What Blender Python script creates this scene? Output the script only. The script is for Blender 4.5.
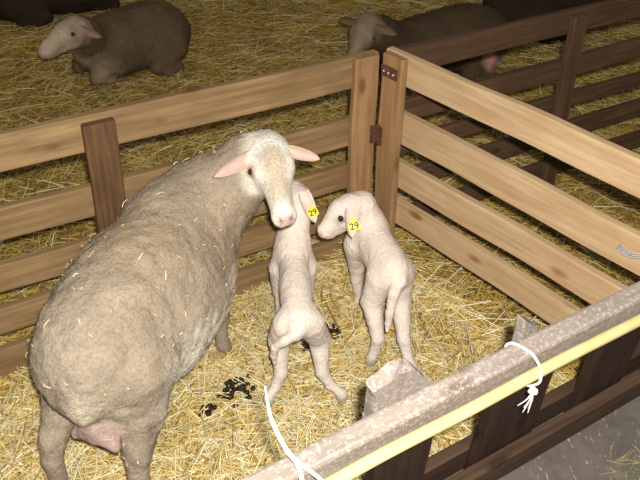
import bpy, math
import numpy as np
from mathutils import Matrix, Vector

scene = bpy.context.scene
for o in list(bpy.data.objects):
    bpy.data.objects.remove(o)
RNG = np.random.default_rng(7)

# ------------------------------------------------------------------ camera, world, flash, exposure
FPX, CAMH = 720.0, 1.65
TH = math.atan(562 / 720)
cam = bpy.data.cameras.new('camera')
cam.sensor_fit = 'HORIZONTAL'
cam.sensor_width = 36.0
cam.lens = 36.0 * FPX / 640
cam.clip_start = 0.02
cam_ob = bpy.data.objects.new('camera', cam)
scene.collection.objects.link(cam_ob)
cam_ob.location = (0, 0, CAMH)
cam_ob.rotation_euler = (math.pi / 2 - TH, 0, 0)
scene.camera = cam_ob

world = bpy.data.worlds.new('barn_gloom')
scene.world = world
world.use_nodes = True
wb = world.node_tree.nodes['Background']
wb.inputs[0].default_value = (1.0, 0.93, 0.82, 1)
wb.inputs[1].default_value = 0.17

flash = bpy.data.lights.new('camera_flash', 'POINT')
flash.energy = 258
flash.color = (1.0, 0.96, 0.90)
flash.shadow_soft_size = 0.018
flash_ob = bpy.data.objects.new('camera_flash', flash)
scene.collection.objects.link(flash_ob)
flash_ob.location = (0.035, -0.02, CAMH + 0.075)

vs = scene.view_settings
vs.view_transform = 'Standard'
vs.look = 'None'
vs.gamma = 1
vs.use_curve_mapping = False
vs.exposure = 0.0

# ------------------------------------------------------------------ pixel helpers (direction only; distance from floor or fence planes)
CAM = np.array([0, 0, CAMH])


def ray(x, y):
    u = (x - 320) / FPX
    v = (240 - y) / FPX
    return np.array([u, math.cos(TH) + v * math.sin(TH), -math.sin(TH) + v * math.cos(TH)])


def P(x, y, z):
    d = ray(x, y)
    return CAM + d * (z - CAMH) / d[2]


def unit(v):
    v = np.asarray(v, float)
    return v / np.linalg.norm(v)


# ------------------------------------------------------------------ object helpers
COL = scene.collection


def link(name, mesh, parent=None, mat=None):
    o = bpy.data.objects.new(name, mesh)
    COL.objects.link(o)
    if parent is not None:
        o.parent = parent
        o.matrix_parent_inverse = Matrix.Identity(4)
        o.matrix_basis = parent.matrix_world_inv if hasattr(parent, 'matrix_world_inv') else Matrix.Identity(4)
    if mat is not None and mesh is not None:
        mesh.materials.append(mat)
    return o


def tag(o, label=None, cat=None, group=None, kind=None):
    if label: o['label'] = label
    if cat: o['category'] = cat
    if group: o['group'] = group
    if kind: o['kind'] = kind
    return o


ORIG = {}


def thing(name, loc, label, cat, group=None):
    o = bpy.data.objects.new(name, None)
    COL.objects.link(o)
    o.empty_display_size = 0.1
    o.location = loc
    ORIG[o.name] = np.array(loc, float)
    return tag(o, label, cat, group)


def part(name, verts, faces, parent, mat, cols=None, smooth=True, frame=None, kind=None, label=None):
    """verts in world metres; frame=(origin, 3x3 axes) gives the part its own local axes; else local to its parent"""
    verts = np.asarray(verts, float)
    po = ORIG.get(parent.name, np.zeros(3)) if parent is not None else np.zeros(3)
    if frame is None:
        org, R = (verts.min(0) + verts.max(0)) / 2, np.eye(3)
    else:
        org, R = np.asarray(frame[0], float), np.asarray(frame[1], float)   # columns = axes
    loc = (verts - org) @ R
    me = bpy.data.meshes.new(name)
    if isinstance(faces, np.ndarray):
        nf, k = faces.shape
        me.vertices.add(len(loc)); me.vertices.foreach_set('co', loc.astype(np.float32).ravel())
        me.loops.add(nf * k); me.loops.foreach_set('vertex_index', faces.astype(np.int32).ravel())
        me.polygons.add(nf); me.polygons.foreach_set('loop_start', np.arange(0, nf * k, k, dtype=np.int32))
        me.update(calc_edges=True)
    else:
        me.from_pydata(loc.tolist(), [], faces)
    me.polygons.foreach_set('use_smooth', np.full(len(me.polygons), bool(smooth)))
    if cols is not None:
        a = me.color_attributes.new('Col', 'FLOAT_COLOR', 'POINT')
        c = np.ones((len(loc), 4), np.float32); c[:, :3] = cols
        a.data.foreach_set('color', c.ravel())
    me.update()
    o = bpy.data.objects.new(name, me)
    COL.objects.link(o)
    if mat is not None: me.materials.append(mat)
    M = Matrix([[*R[i], org[i]] for i in range(3)] + [[0, 0, 0, 1]])
    if parent is not None:
        o.parent = parent
        PW = WM.get(parent.name, Matrix.Translation(Vector(po)))
        o.matrix_basis = PW.inverted() @ M
    else:
        o.matrix_basis = M
    WM[o.name] = M
    if kind: o['kind'] = kind
    if label: o['label'] = label
    return o


WM = {}


# ------------------------------------------------------------------ noise
def _h(ix, iy, iz, seed):
    n = (ix * 374761393 + iy * 668265263 + iz * 2147483647 + seed * 1274126177) & 0xFFFFFFFF
    n = ((n ^ (n >> 13)) * 1274126177) & 0xFFFFFFFF
    return ((n ^ (n >> 16)) & 0xFFFF) / 32767.5 - 1.0


def vnoise(p, scale, seed=0):
    q = np.asarray(p, float) * scale + 1000.0
    i = np.floor(q).astype(np.int64); f = q - i; f = f * f * (3 - 2 * f)
    r = 0
    for dx in (0, 1):
        for dy in (0, 1):
            for dz in (0, 1):
                w = (f[:, 0] if dx else 1 - f[:, 0]) * (f[:, 1] if dy else 1 - f[:, 1]) * (f[:, 2] if dz else 1 - f[:, 2])
                r = r + w * _h(i[:, 0] + dx, i[:, 1] + dy, i[:, 2] + dz, seed)
    return r


# ------------------------------------------------------------------ materials
def new_mat(name):
    m = bpy.data.materials.new(name)
    m.use_nodes = True
    nt = m.node_tree
    b = nt.nodes['Principled BSDF']
    return m, nt, b


def nd(nt, t, **kw):
    n = nt.nodes.new(t)
    for k, v in kw.items():
        setattr(n, k, v)
    return n


def ramp(nt, fac, stops):
    r = nd(nt, 'ShaderNodeValToRGB')
    el = r.color_ramp.elements
    while len(el) < len(stops): el.new(0.5)
    for e, (p, c) in zip(el, stops):
        e.position = p
        e.color = (*c, 1) if len(c) == 3 else c
    nt.links.new(fac, r.inputs[0])
    return r.outputs[0]


def mixc(nt, fac, a, b, mode='MIX'):
    m = nd(nt, 'ShaderNodeMix', data_type='RGBA', blend_type=mode)
    for s, v in ((0, fac), (6, a), (7, b)):
        if hasattr(v, 'links'): nt.links.new(v, m.inputs[s])
        elif s == 0: m.inputs[0].default_value = v
        else: m.inputs[s].default_value = (*v, 1)
    return m.outputs[2]


def noise(nt, vec, scale, detail=4, rough=0.6):
    n = nd(nt, 'ShaderNodeTexNoise')
    n.inputs['Scale'].default_value = scale
    n.inputs['Detail'].default_value = detail
    n.inputs['Roughness'].default_value = rough
    if vec is not None: nt.links.new(vec, n.inputs['Vector'])
    return n.outputs[0]


def bump(nt, b, h, strength, dist):
    n = nd(nt, 'ShaderNodeBump')
    n.inputs['Strength'].default_value = strength
    n.inputs['Distance'].default_value = dist
    nt.links.new(h, n.inputs['Height'])
    nt.links.new(n.outputs[0], b.inputs['Normal'])


def wood(name, dark, light, knot, grime=None, grime_amt=0.0, rough=0.75, gscale=55):
    m, nt, b = new_mat(name)
    tc = nd(nt, 'ShaderNodeTexCoord')
    oi = nd(nt, 'ShaderNodeObjectInfo')
    add = nd(nt, 'ShaderNodeVectorMath', operation='MULTIPLY_ADD')
    nt.links.new(oi.outputs['Random'], add.inputs[0])
    add.inputs[1].default_value = (37, 19, 53)
    nt.links.new(tc.outputs['Object'], add.inputs[2])
    mp = nd(nt, 'ShaderNodeMapping'); mp.inputs['Scale'].default_value = (1.6, 26, 26)
    nt.links.new(add.outputs[0], mp.inputs[0])
    g = noise(nt, mp.outputs[0], 2.2, 6, 0.65)
    base = ramp(nt, g, [(0.30, dark), (0.70, light)])
    mp2 = nd(nt, 'ShaderNodeMapping'); mp2.inputs['Scale'].default_value = (5.5, 13, 13)
    nt.links.new(add.outputs[0], mp2.inputs[0])
    vo = nd(nt, 'ShaderNodeTexVoronoi'); vo.inputs['Scale'].default_value = 0.75
    nt.links.new(mp2.outputs[0], vo.inputs['Vector'])
    kf = ramp(nt, vo.outputs['Distance'], [(0.07, (1, 1, 1)), (0.16, (0, 0, 0))])
    c = mixc(nt, kf, base, knot)
    big = noise(nt, add.outputs[0], 6, 3, 0.5)
    c = mixc(nt, ramp(nt, big, [(0.35, (0.0, 0.0, 0.0)), (0.75, (0.55, 0.55, 0.55))]), c, dark)
    if grime is not None:
        fl = noise(nt, add.outputs[0], gscale, 5, 0.75)
        c = mixc(nt, ramp(nt, fl, [(0.62 - grime_amt, (0, 0, 0)), (0.70 - grime_amt * 0.5, (1, 1, 1))]), c, grime)
    nt.links.new(c, b.inputs['Base Color'])
    b.inputs['Roughness'].default_value = rough
    b.inputs['Specular IOR Level'].default_value = 0.25
    bump(nt, b, g, 0.5, 0.004)
    return m


M_pineL = wood('brown_pine', (0.155, 0.090, 0.038), (0.345, 0.225, 0.105), (0.11, 0.045, 0.016), (0.62, 0.5, 0.36), -0.10)
M_pineLd = wood('dark_pine_post', (0.060, 0.028, 0.012), (0.16, 0.085, 0.038), (0.05, 0.02, 0.008), (0.5, 0.42, 0.34), -0.12)
M_pineR = wood('new_pine', (0.38, 0.24, 0.120), (0.58, 0.42, 0.245), (0.24, 0.10, 0.03))
M_pineRp = wood('pine_post', (0.21, 0.11, 0.046), (0.39, 0.24, 0.115), (0.17, 0.07, 0.02))
M_old = wood('weathered_wood', (0.055, 0.028, 0.014), (0.135, 0.074, 0.038), (0.03, 0.014, 0.007), (0.45, 0.38, 0.30), -0.13)
M_dark = wood('dark_board', (0.016, 0.008, 0.005), (0.048, 0.024, 0.013), (0.012, 0.006, 0.004), (0.28, 0.2, 0.14), -0.13)
M_ledge = wood('worn_ledge', (0.034, 0.018, 0.010), (0.090, 0.052, 0.030), (0.03, 0.014, 0.007), (0.25, 0.21, 0.17), -0.06)
M_dusty = wood('dust_crusted_wood', (0.18, 0.145, 0.118), (0.31, 0.262, 0.225), (0.14, 0.10, 0.08), (0.41, 0.362, 0.32), 0.11, 0.95, 130)


def plain(name, c1, c2, scale, rough=0.6, bmp=0.3, bd=0.003, metal=0.0, spec=0.3, detail=5):
    m, nt, b = new_mat(name)
    tc = nd(nt, 'ShaderNodeTexCoord')
    n = noise(nt, tc.outputs['Object'], scale, detail, 0.65)
    nt.links.new(ramp(nt, n, [(0.32, c1), (0.68, c2)]), b.inputs['Base Color'])
    b.inputs['Roughness'].default_value = rough
    b.inputs['Metallic'].default_value = metal
    b.inputs['Specular IOR Level'].default_value = spec
    if bmp: bump(nt, b, n, bmp, bd)
    return m


M_rust = plain('rusted_iron', (0.06, 0.022, 0.014), (0.19, 0.085, 0.055), 90, 0.7, 0.6, 0.002, 0.3)
M_redrust = plain('red_painted_hinge', (0.13, 0.02, 0.018), (0.26, 0.055, 0.045), 80, 0.6, 0.4, 0.002)
M_pipe = plain('yellow_plastic', (0.50, 0.40, 0.17), (0.60, 0.49, 0.24), 12, 0.42, 0.05, 0.002, 0, 0.4)
M_twine = plain('white_twine', (0.62, 0.60, 0.56), (0.85, 0.83, 0.78), 240, 0.8, 0.5, 0.002)
M_wire = plain('galvanised_wire', (0.35, 0.36, 0.38), (0.6, 0.61, 0.63), 100, 0.4, 0.1, 0.001, 0.15, 0.5)
M_tag = plain('yellow_tag_plastic', (0.80, 0.70, 0.035), (0.88, 0.78, 0.07), 40, 0.4, 0.0, 0, 0, 0.4)
M_ink = plain('tag_ink', (0.02, 0.02, 0.025), (0.04, 0.04, 0.04), 40, 0.6, 0)
M_eye = plain('eye_amber', (0.02, 0.014, 0.01), (0.06, 0.035, 0.02), 300, 0.06, 0, 0, 0, 0.9)
M_pupil = plain('pupil_black', (0.004, 0.004, 0.006), (0.008, 0.008, 0.01), 50, 0.05, 0, 0, 0, 1.0)
M_hoof = plain('hoof_horn', (0.10, 0.075, 0.055), (0.24, 0.19, 0.14), 60, 0.6, 0.3, 0.002)
M_dung = plain('dark_dung', (0.010, 0.007, 0.004), (0.03, 0.02, 0.01), 60, 0.5, 0.4, 0.003)


def vcol_mat(name, rough, noise_scale, lo, hi, bmp, bd, spec=0.15, sheen=0.0, sss=0.0, nscale2=None):
    m, nt, b = new_mat(name)
    at = nd(nt, 'ShaderNodeAttribute', attribute_name='Col')
    tc = nd(nt, 'ShaderNodeTexCoord')
    n = noise(nt, tc.outputs['Object'], noise_scale, 5, 0.7)
    g = ramp(nt, n, [(0.3, (lo,) * 3), (0.7, (hi,) * 3)])
    c = mixc(nt, 1.0, at.outputs['Color'], g, 'MULTIPLY')
    nt.links.new(c, b.inputs['Base Color'])
    b.inputs['Roughness'].default_value = rough
    b.inputs['Specular IOR Level'].default_value = spec
    if sheen: b.inputs['Sheen Weight'].default_value = sheen
    if sss:
        b.inputs['Subsurface Weight'].default_value = sss
        b.inputs['Subsurface Radius'].default_value = (0.01, 0.005, 0.003)
    if bmp: bump(nt, b, n, bmp, bd)
    return m


M_wool = vcol_mat('sheep_coat', 0.95, 130, 0.72, 1.22, 0.9, 0.006, 0.08)
M_lamb = vcol_mat('lamb_coat', 0.9, 120, 0.9, 1.1, 0.8, 0.006, 0.1)
M_skin = vcol_mat('ear_skin', 0.75, 80, 0.88, 1.1, 0.2, 0.002, 0.2, 0, 0.15)
M_fibre = vcol_mat('wool_fibre', 0.95, 60, 0.8, 1.15, 0.0, 0, 0.05)
M_straw = vcol_mat('straw_stalk', 0.55, 25, 0.8, 1.15, 0.0, 0, 0.28)


def straw_floor_mat():
    m, nt, b = new_mat('trampled_straw_ground')
    tc = nd(nt, 'ShaderNodeTexCoord')
    n = noise(nt, tc.outputs['Object'], 7, 6, 0.7)
    n2 = noise(nt, tc.outputs['Object'], 95, 4, 0.8)
    c = ramp(nt, n, [(0.3, (0.13, 0.075, 0.018)), (0.7, (0.33, 0.21, 0.055))])
    c = mixc(nt, ramp(nt, n2, [(0.42, (0, 0, 0)), (0.66, (1, 1, 1))]), c, (0.52, 0.36, 0.11))
    nt.links.new(c, b.inputs['Base Color'])
    b.inputs['Roughness'].default_value = 0.95
    bump(nt, b, n2, 1.0, 0.02)
    return m


M_ground = straw_floor_mat()


def alley_mat():
    m, nt, b = new_mat('scuffed_dark_concrete')
    tc = nd(nt, 'ShaderNodeTexCoord')
    n = noise(nt, tc.outputs['Object'], 14, 6, 0.7)
    c = ramp(nt, n, [(0.3, (0.080, 0.065, 0.052)), (0.7, (0.142, 0.117, 0.097))])
    mp = nd(nt, 'ShaderNodeMapping'); mp.inputs['Scale'].default_value = (150, 38, 40)
    mp.inputs['Rotation'].default_value = (0, 0, -0.15)
    nt.links.new(tc.outputs['Object'], mp.inputs[0])
    f = noise(nt, mp.outputs[0], 1.0, 2, 0.6)
    c = mixc(nt, ramp(nt, f, [(0.64, (0, 0, 0)), (0.72, (0.9, 0.9, 0.9))]), c, (0.36, 0.34, 0.31))
    nt.links.new(c, b.inputs['Base Color'])
    b.inputs['Roughness'].default_value = 0.8
    bump(nt, b, n, 0.4, 0.01)
    return m


M_alley = alley_mat()

# ------------------------------------------------------------------ layout of the fences
UPL = np.array([0.0147, 0.112, 1.0])                 # the hinged hurdles lean a little away
CORNER = P(381, 57, 0.74)
DL = np.array([0.884, 0.467, 0.0]); DL = unit(DL)
DR = unit([-0.639, 0.769, 0.0])
NA = P(340, 429, 0.74)
DN = unit(P(620, 290, 0.74) - NA)
UPN = np.array([0.0, -0.1, 1.0])                      # the near barrier leans towards the aisle


class Plane:
    def __init__(s, o, d, w, top, inner):
        s.o = np.array(o, float); s.d = unit(d); s.w = np.array(w, float); s.top = top
        n = np.cross(s.d, unit(w)); n[2] = 0; n = unit(n)
        if n @ np.array(inner) < 0: n = -n
        s.n = n                                     # towards the side the boards' faces look to

    def at(s, l, h, t=0.0):
        return s.o + s.d * l + s.w * (h - s.top) + s.n * t


PL = Plane(CORNER, DL, UPL, 0.74, (0, -1, 0))
PR = Plane(CORNER, DR, UPL, 0.74, (-1, -0.8, 0))
PN = Plane(NA, DN, UPN, 0.74, (0.5, -0.8, 0))         # n points to the aisle (camera side)


def dist_line(x, y, o, d):
    return (x - o[0]) * d[1] - (y - o[1]) * d[0]      # signed, + on the camera side of L / N lines


def along(x, y, o, d):
    return (x - o[0]) * d[0] + (y - o[1]) * d[1]


FOOT = PL.at(0, 0.0); FOOTN = PN.at(0, 0.2)


def ground(x, y):
    x = np.asarray(x, float); y = np.asarray(y, float)
    p = np.stack([x, y, np.zeros_like(x)], -1).reshape(-1, 3)
    z = 0.018 * vnoise(p, 3.1, 3) + 0.010 * vnoise(p, 9, 4)
    z = z.reshape(x.shape)
    dl = dist_line(x, y, FOOT, DL); al = along(x, y, FOOT, DL)
    z = z + 0.055 * np.exp(-(dl / 0.16) ** 2)
    dr = dist_line(x, y, FOOT, DR); ar = along(x, y, FOOT, DR)
    on = 1 / (1 + np.exp((ar - 0.05) / 0.06)) * 1 / (1 + np.exp(-(ar + 1.3) / 0.1))
    z = z + 0.10 * np.exp(-(dr / 0.15) ** 2) * on
    return z - 0.02


def ring_board(pl, l0, l1, h0, h1, t0, t1, vertical=False, wav=0.002, seed=0, n=14, r=0.004, topcut=None):
    """a sawn board in fence-plane coordinates, swept along its length with rounded arrises and a slight wave"""
    if vertical:
        a0, a1, b0, b1 = h0, h1, l0, l1
    else:
        a0, a1, b0, b1 = l0, l1, h0, h1
    rr = np.random.default_rng(seed + 100)
    sec = []
    for (cb, ct, ph) in ((b0 + r, t0 + r, 180), (b1 - r, t0 + r, 270), (b1 - r, t1 - r, 0), (b0 + r, t1 - r, 90)):
        for k in range(3):
            an = math.radians(ph + 45 * k)
            sec.append((cb + r * math.cos(an), ct + r * math.sin(an)))
    if topcut is not None:
        s2 = []
        for i, p in enumerate(sec):
            s2.append(p); q_ = sec[(i + 1) % len(sec)]
            if abs(q_[0] - p[0]) > 0.03:
                for t in np.linspace(0, 1, 10)[1:-1]: s2.append((p[0] + (q_[0] - p[0]) * t, p[1] + (q_[1] - p[1]) * t))
        sec = s2
    sec = np.array(sec); m = len(sec)
    ts = np.concatenate([[0, 0.004], np.linspace(0.02, 0.98, n), [0.996, 1]])
    ph = rr.uniform(0, 6.28, 4)
    V = []
    cb, ct = (b0 + b1) / 2, (t0 + t1) / 2
    for i, t in enumerate(ts):
        s = 0.93 if i in (0, len(ts) - 1) else 1.0
        ob = wav * (math.sin(t * 7 + ph[0]) + 0.5 * math.sin(t * 17 + ph[1]))
        ot = wav * 0.6 * math.sin(t * 6 + ph[2])
        wd = 1 + wav * 8 * math.sin(t * 11 + ph[3])
        for (bb, tt) in sec:
            a = a0 + (a1 - a0) * t
            B = cb + (bb - cb) * s * wd + ob; T = ct + (tt - ct) * s + ot
            if vertical:
                if topcut is not None and t > 0.5:
                    a = a0 + (topcut((bb - b0) / (b1 - b0)) - a0) * t
                V.append(pl.at(B, a, T))
            else:
                V.append(pl.at(a, B, T))
    V = np.array(V)
    F = []
    for i in range(len(ts) - 1):
        for j in range(m):
            k = (j + 1) % m
            F.append((i * m + j, i * m + k, (i + 1) * m + k, (i + 1) * m + j))
    F.append(tuple(range(m - 1, -1, -1))); F.append(tuple((len(ts) - 1) * m + j for j in range(m)))
    ex = unit(pl.w if vertical else pl.d)
    ez = pl.n - ex * (ex @ pl.n); ez = unit(ez)
    ey = np.cross(ez, ex)
    return V, F, (V.mean(0), np.stack([ex, ey, ez], 1))


def board(name, parent, mat, pl, *a, label=None, **k):
    V, F, fr = ring_board(pl, *a, **k)
    # outward faces
    o = part(name, V, F, parent, mat, frame=fr, smooth=False, label=label)
    me = o.data
    import bmesh
    bm = bmesh.new(); bm.from_mesh(me)
    bmesh.ops.recalc_face_normals(bm, faces=bm.faces)
    bm.to_mesh(me); bm.free()
    return o


def tube(pts, rad, seg=8, sub=8, ends=True):
    pts = np.asarray(pts, float); n = len(pts)
    rad = np.broadcast_to(np.asarray(rad, float), (n,))
    Q, R = [], []
    for i in range(n - 1):
        p0, p1, p2, p3 = pts[max(i - 1, 0)], pts[i], pts[i + 1], pts[min(i + 2, n - 1)]
        for k in range(sub):
            t = k / sub
            Q.append(0.5 * (2 * p1 + (p2 - p0) * t + (2 * p0 - 5 * p1 + 4 * p2 - p3) * t * t + (3 * p1 - p0 - 3 * p2 + p3) * t ** 3))
            R.append(rad[i] * (1 - t) + rad[i + 1] * t)
    Q.append(pts[-1]); R.append(rad[-1]); Q = np.array(Q)
    T = np.gradient(Q, axis=0); T /= np.linalg.norm(T, axis=1)[:, None] + 1e-12
    ref = np.array([0.13, 0.27, 0.95]); u = unit(np.cross(T[0], ref))
    V = []
    for q, t, r in zip(Q, T, R):
        u = unit(u - t * (u @ t)); v = np.cross(t, u)
        for j in range(seg):
            a = 2 * math.pi * j / seg
            V.append(q + r * (math.cos(a) * u + math.sin(a) * v))
    F = []
    for i in range(len(Q) - 1):
        for j in range(seg):
            k = (j + 1) % seg
            F.append((i * seg + j, i * seg + k, (i + 1) * seg + k, (i + 1) * seg + j))
    if ends:
        F.append(tuple(range(seg - 1, -1, -1))); F.append(tuple((len(Q) - 1) * seg + j for j in range(seg)))
    return np.array(V), F


# ------------------------------------------------------------------ setting: bed of litter and aisle
xs = np.linspace(-6, 6, 161); ys = np.linspace(-2.0, 9, 161)
GX, GY = np.meshgrid(xs, ys, indexing='ij')
ALLEY_Z = 0.245
GZ = ground(GX, GY)
V = np.stack([GX, GY, GZ], -1).reshape(-1, 3)
ii, jj = np.meshgrid(np.arange(160), np.arange(160), indexing='ij')
q = (ii * 161 + jj).ravel()
fl = part('floor', V, np.stack([q, q + 161, q + 162, q + 1], 1), None, M_ground, frame=((0, 0, 0), np.eye(3)))
tag(fl, 'litter-covered barn floor under the straw', 'floor', kind='structure')

a0 = FOOTN - DN * 4 - PN.n * 0.05; a1 = FOOTN + DN * 4 - PN.n * 0.05
b0 = a0 + PN.n * 3.2; b1 = a1 + PN.n * 3.2
V = []
for p in (a0, a1, b1, b0):
    V.append((p[0], p[1], ALLEY_Z))
for p in (a0, a1, b1, b0):
    V.append((p[0], p[1], -0.1))
al = part('floor_aisle', V, [(0, 3, 2, 1), (0, 1, 5, 4), (1, 2, 6, 5), (2, 3, 7, 6), (3, 0, 4, 7), (4, 5, 6, 7)], None, M_alley, smooth=False)
tag(al, 'dark scuffed concrete aisle in front of the feed barrier', 'floor', kind='structure')
import bmesh as _bm
b_ = _bm.new(); b_.from_mesh(al.data); _bm.ops.recalc_face_normals(b_, faces=b_.faces); b_.to_mesh(al.data); b_.free()

# ------------------------------------------------------------------ hurdle behind the ewe
hl = thing('wooden_hurdle', PL.at(-0.8, 0.0), 'brown pine hurdle with five rails standing behind the ewe', 'hurdle', )
for i, (h0, h1) in enumerate(((0.661, 0.760), (0.473, 0.564), (0.320, 0.405), (0.185, 0.268), (0.03, 0.132))):
    board('rail', hl, M_pineL, PL, -1.75, -0.008, h0, h1, -0.026, 0.0, seed=i)
board('post', hl, M_pineLd, PL, -0.911, -0.826, 0.0, 0.745, 0.001, 0.026, vertical=True, seed=11, label='dark brown upright board')
board('post', hl, M_pineRp, PL, -0.105, -0.021, 0.0, 0.760, 0.001, 0.026, vertical=True, seed=12)
board('post', hl, M_pineLd, PL, -1.74, -1.655, 0.0, 0.745, 0.001, 0.026, vertical=True, seed=13)

# ------------------------------------------------------------------ pale hurdle hinged at the corner
hr = thing('wooden_hurdle', PR.at(-0.6, 0.0), 'pale new pine hurdle with four rails, hinged at the corner beside the lambs', 'hurdle')
for i, (h0, h1) in enumerate(((0.687, 0.777), (0.500, 0.600), (0.351, 0.442), (0.218, 0.305))):
    board('rail', hr, M_pineR, PR, -0.965, -0.012 - 0.01 * (i == 0), h0, h1, -0.026, 0.0, seed=20 + i)
board('post', hr, M_pineRp, PR, -0.116, -0.031, 0.0, 0.772, 0.001, 0.026, vertical=True, seed=31)
board('post', hr, M_pineRp, PR, -0.965, -0.925, 0.0, 0.70, -0.053, -0.027, vertical=True, seed=32)

# iron hinges joining the two hurdles


def hinge(h, mat, label, wide):
    c = PL.at(-0.012, h, 0.040)
    root = thing('hinge', c, label, 'hinge', None)
    w = unit(UPL)
    V, F = tube([c - w * 0.036, c + w * 0.036], 0.0105, 10, 4)
    part('barrel', V, F, root, mat)
    for pl, l0, l1 in ((PL, -wide - 0.02, -0.018), (PR, -wide - 0.03, -0.028)):
        V, F, fr = ring_board(pl, l0, l1, h - 0.030, h + 0.030, 0.0262, 0.0305, wav=0.0, n=3, r=0.0015)
        part('leaf', V, F, root, mat, frame=fr, smooth=False)
    return root


hinge(0.51, M_rust, 'rusty dark hinge halfway up the corner posts', 0.022)
hinge(0.165, M_redrust, 'reddish hinge low on the corner posts behind the tagged lamb', 0.03)
V, F, fr = ring_board(PR, -0.100, -0.034, 0.705, 0.740, 0.0262, 0.030, wav=0.0, n=4, r=0.0015)
ip = part('iron_plate', V, F, None, M_rust, frame=fr, smooth=False)
tag(ip, 'small rusty iron plate screwed to the top of the corner post', 'metal plate')
for k in range(3):
    c = PR.at(-0.087 + 0.02 * k, 0.722, 0.0315)
    V, F = tube([c, c + PR.n * 0.003], [0.004, 0.0025], 8, 2)
    part('screw', V, F, ip, M_wire)

# ------------------------------------------------------------------ dark hurdle further back
hd = thing('wooden_hurdle', PL.at(0.9, 0.0), 'dark weathered hurdle continuing behind the pale pine one', 'hurdle')
for i, (h0, h1, g0, g1) in enumerate(((0.668, 0.750, .670, .757), (0.505, 0.578, .506, .596), (0.385, 0.440, .405, .468), (0.252, 0.320, .278, .342), (0.10, 0.17, .11, .18))):
    V, F, fr = ring_board(PL, 0.035, 2.2, h0, h1, -0.026, 0.0, seed=40 + i)
    part('rail', V, F, hd, M_old, frame=fr, smooth=False)
board('post', hd, M_old, PL, 0.763, 0.827, 0.0, 0.735, 0.001, 0.028, vertical=True, seed=50)
board('post', hd, M_old, PL, 2.1, 2.17, 0.0, 0.735, 0.001, 0.028, vertical=True, seed=51)

# ------------------------------------------------------------------ feed barrier nearest the camera
fb = thing('feed_barrier', PN.at(0.3, 0.2), 'dust-crusted feed barrier with dark upright boards nearest the camera', 'feed barrier')
board('top_rail', fb, M_dusty, PN, -1.2, 1.6, 0.655, 0.740, 0.0, 0.040, seed=60, wav=0.003, n=40, r=0.007)
worn = lambda u: 0.785 + 0.028 * math.sin(u * 3.0 + 0.1) + 0.004 * math.sin(u * 23) - 0.05 * max(0, u - 0.5) / 0.5
board('upright', fb, M_dusty, PN, 0.062, 0.185, 0.60, 0.82, -0.030, -0.001, vertical=True, seed=61, topcut=worn, r=0.005, label='worn pale top end of an upright')
for k, (l0, l1, tc_) in enumerate(((0.080, 0.207, 0.66), (0.352, 0.512, None), (0.660, 0.80, None), (-0.22, -0.09, None), (0.93, 1.06, None), (-0.52, -0.39, None))):
    lab = None
    if k == 0:
        board('upright', fb, M_dark, PN, l0, l1, 0.20, 0.61, -0.030, -0.001, vertical=True, seed=62)
    else:
        board('upright', fb, M_dark, PN, l0, l1, 0.20, 0.675, -0.030, -0.001, vertical=True, seed=62 + k)
board('upright', fb, M_dusty, PN, 0.378, 0.426, 0.62, 0.79, -0.026, -0.004, vertical=True, seed=66, r=0.005, topcut=lambda u: 0.782 - 0.045 * u, label='pale splintered tip of an upright')
board('bottom_rail', fb, M_ledge, PN, -1.2, 1.6, 0.262, 0.345, 0.001, 0.030, seed=70, n=30, wav=0.0015)
board('bottom_rail', fb, M_ledge, PN, -1.2, 1.6, 0.262, 0.348, -0.060, -0.031, seed=71, n=30, wav=0.0015)

# yellow pipe tied along the barrier
pp = []
for l in np.linspace(-0.9, 1.35, 13):
    up = 0.702 + 0.004 * math.sin(l * 5) + 0.02 * max(0, l - 0.6) ** 2
    pp.append(PN.at(l, up, 0.040 + 0.0135 + 0.004 * math.sin(l * 9) ** 2 + 0.0))
V, F = tube(pp, 0.0108, 14, 8)
pipe = part('plastic_pipe', V, F, None, M_pipe)
tag(pipe, 'long pale yellow plastic pipe tied along the feed barrier', 'pipe')
# twine loop
lp = 0.352
loop = [PN.at(lp - 0.006, 0.735, -0.006), PN.at(lp - 0.002, 0.746, 0.004), PN.at(lp + 0.006, 0.747, 0.030), PN.at(lp + 0.010, 0.742, 0.043),
        PN.at(lp + 0.012, 0.725, 0.060), PN.at(lp + 0.010, 0.700, 0.069), PN.at(lp + 0.006, 0.680, 0.060), PN.at(lp + 0.006, 0.668, 0.048),
        PN.at(lp + 0.006, 0.652, 0.020), PN.at(lp - 0.002, 0.652, 0.0), PN.at(lp - 0.006, 0.68, -0.006), PN.at(lp - 0.006, 0.735, -0.006)]
tw = thing('twine', PN.at(lp, 0.66, 0.05), 'white twine loop knotted around the feed barrier rail and yellow pipe', 'twine')
V, F = tube(loop, 0.0026, 8, 6); part('loop', V, F, tw, M_twine)
kn = PN.at(lp + 0.005, 0.672, 0.066)
V, F = tube([kn + 0.006 * np.array([math.cos(t * 2.2), 0.4 * math.sin(t * 3), math.sin(t * 1.7)]) for t in range(9)], 0.0035, 8, 5)
part('knot', V, F, tw, M_twine)
for k in range(6):
    a = RNG.uniform(-1, 1, 3) * np.array([0.02, 0.008, 0.006])
    V, F = tube([kn, kn + np.array([0, -0.004, -0.022]) + a * 0.4, kn + np.array([0, -0.002, -0.040 - 0.004 * k]) + a], [0.0018, 0.0013, 0.0009], 6, 5)
    part('frayed_end', V, F, tw, M_twine)

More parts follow.
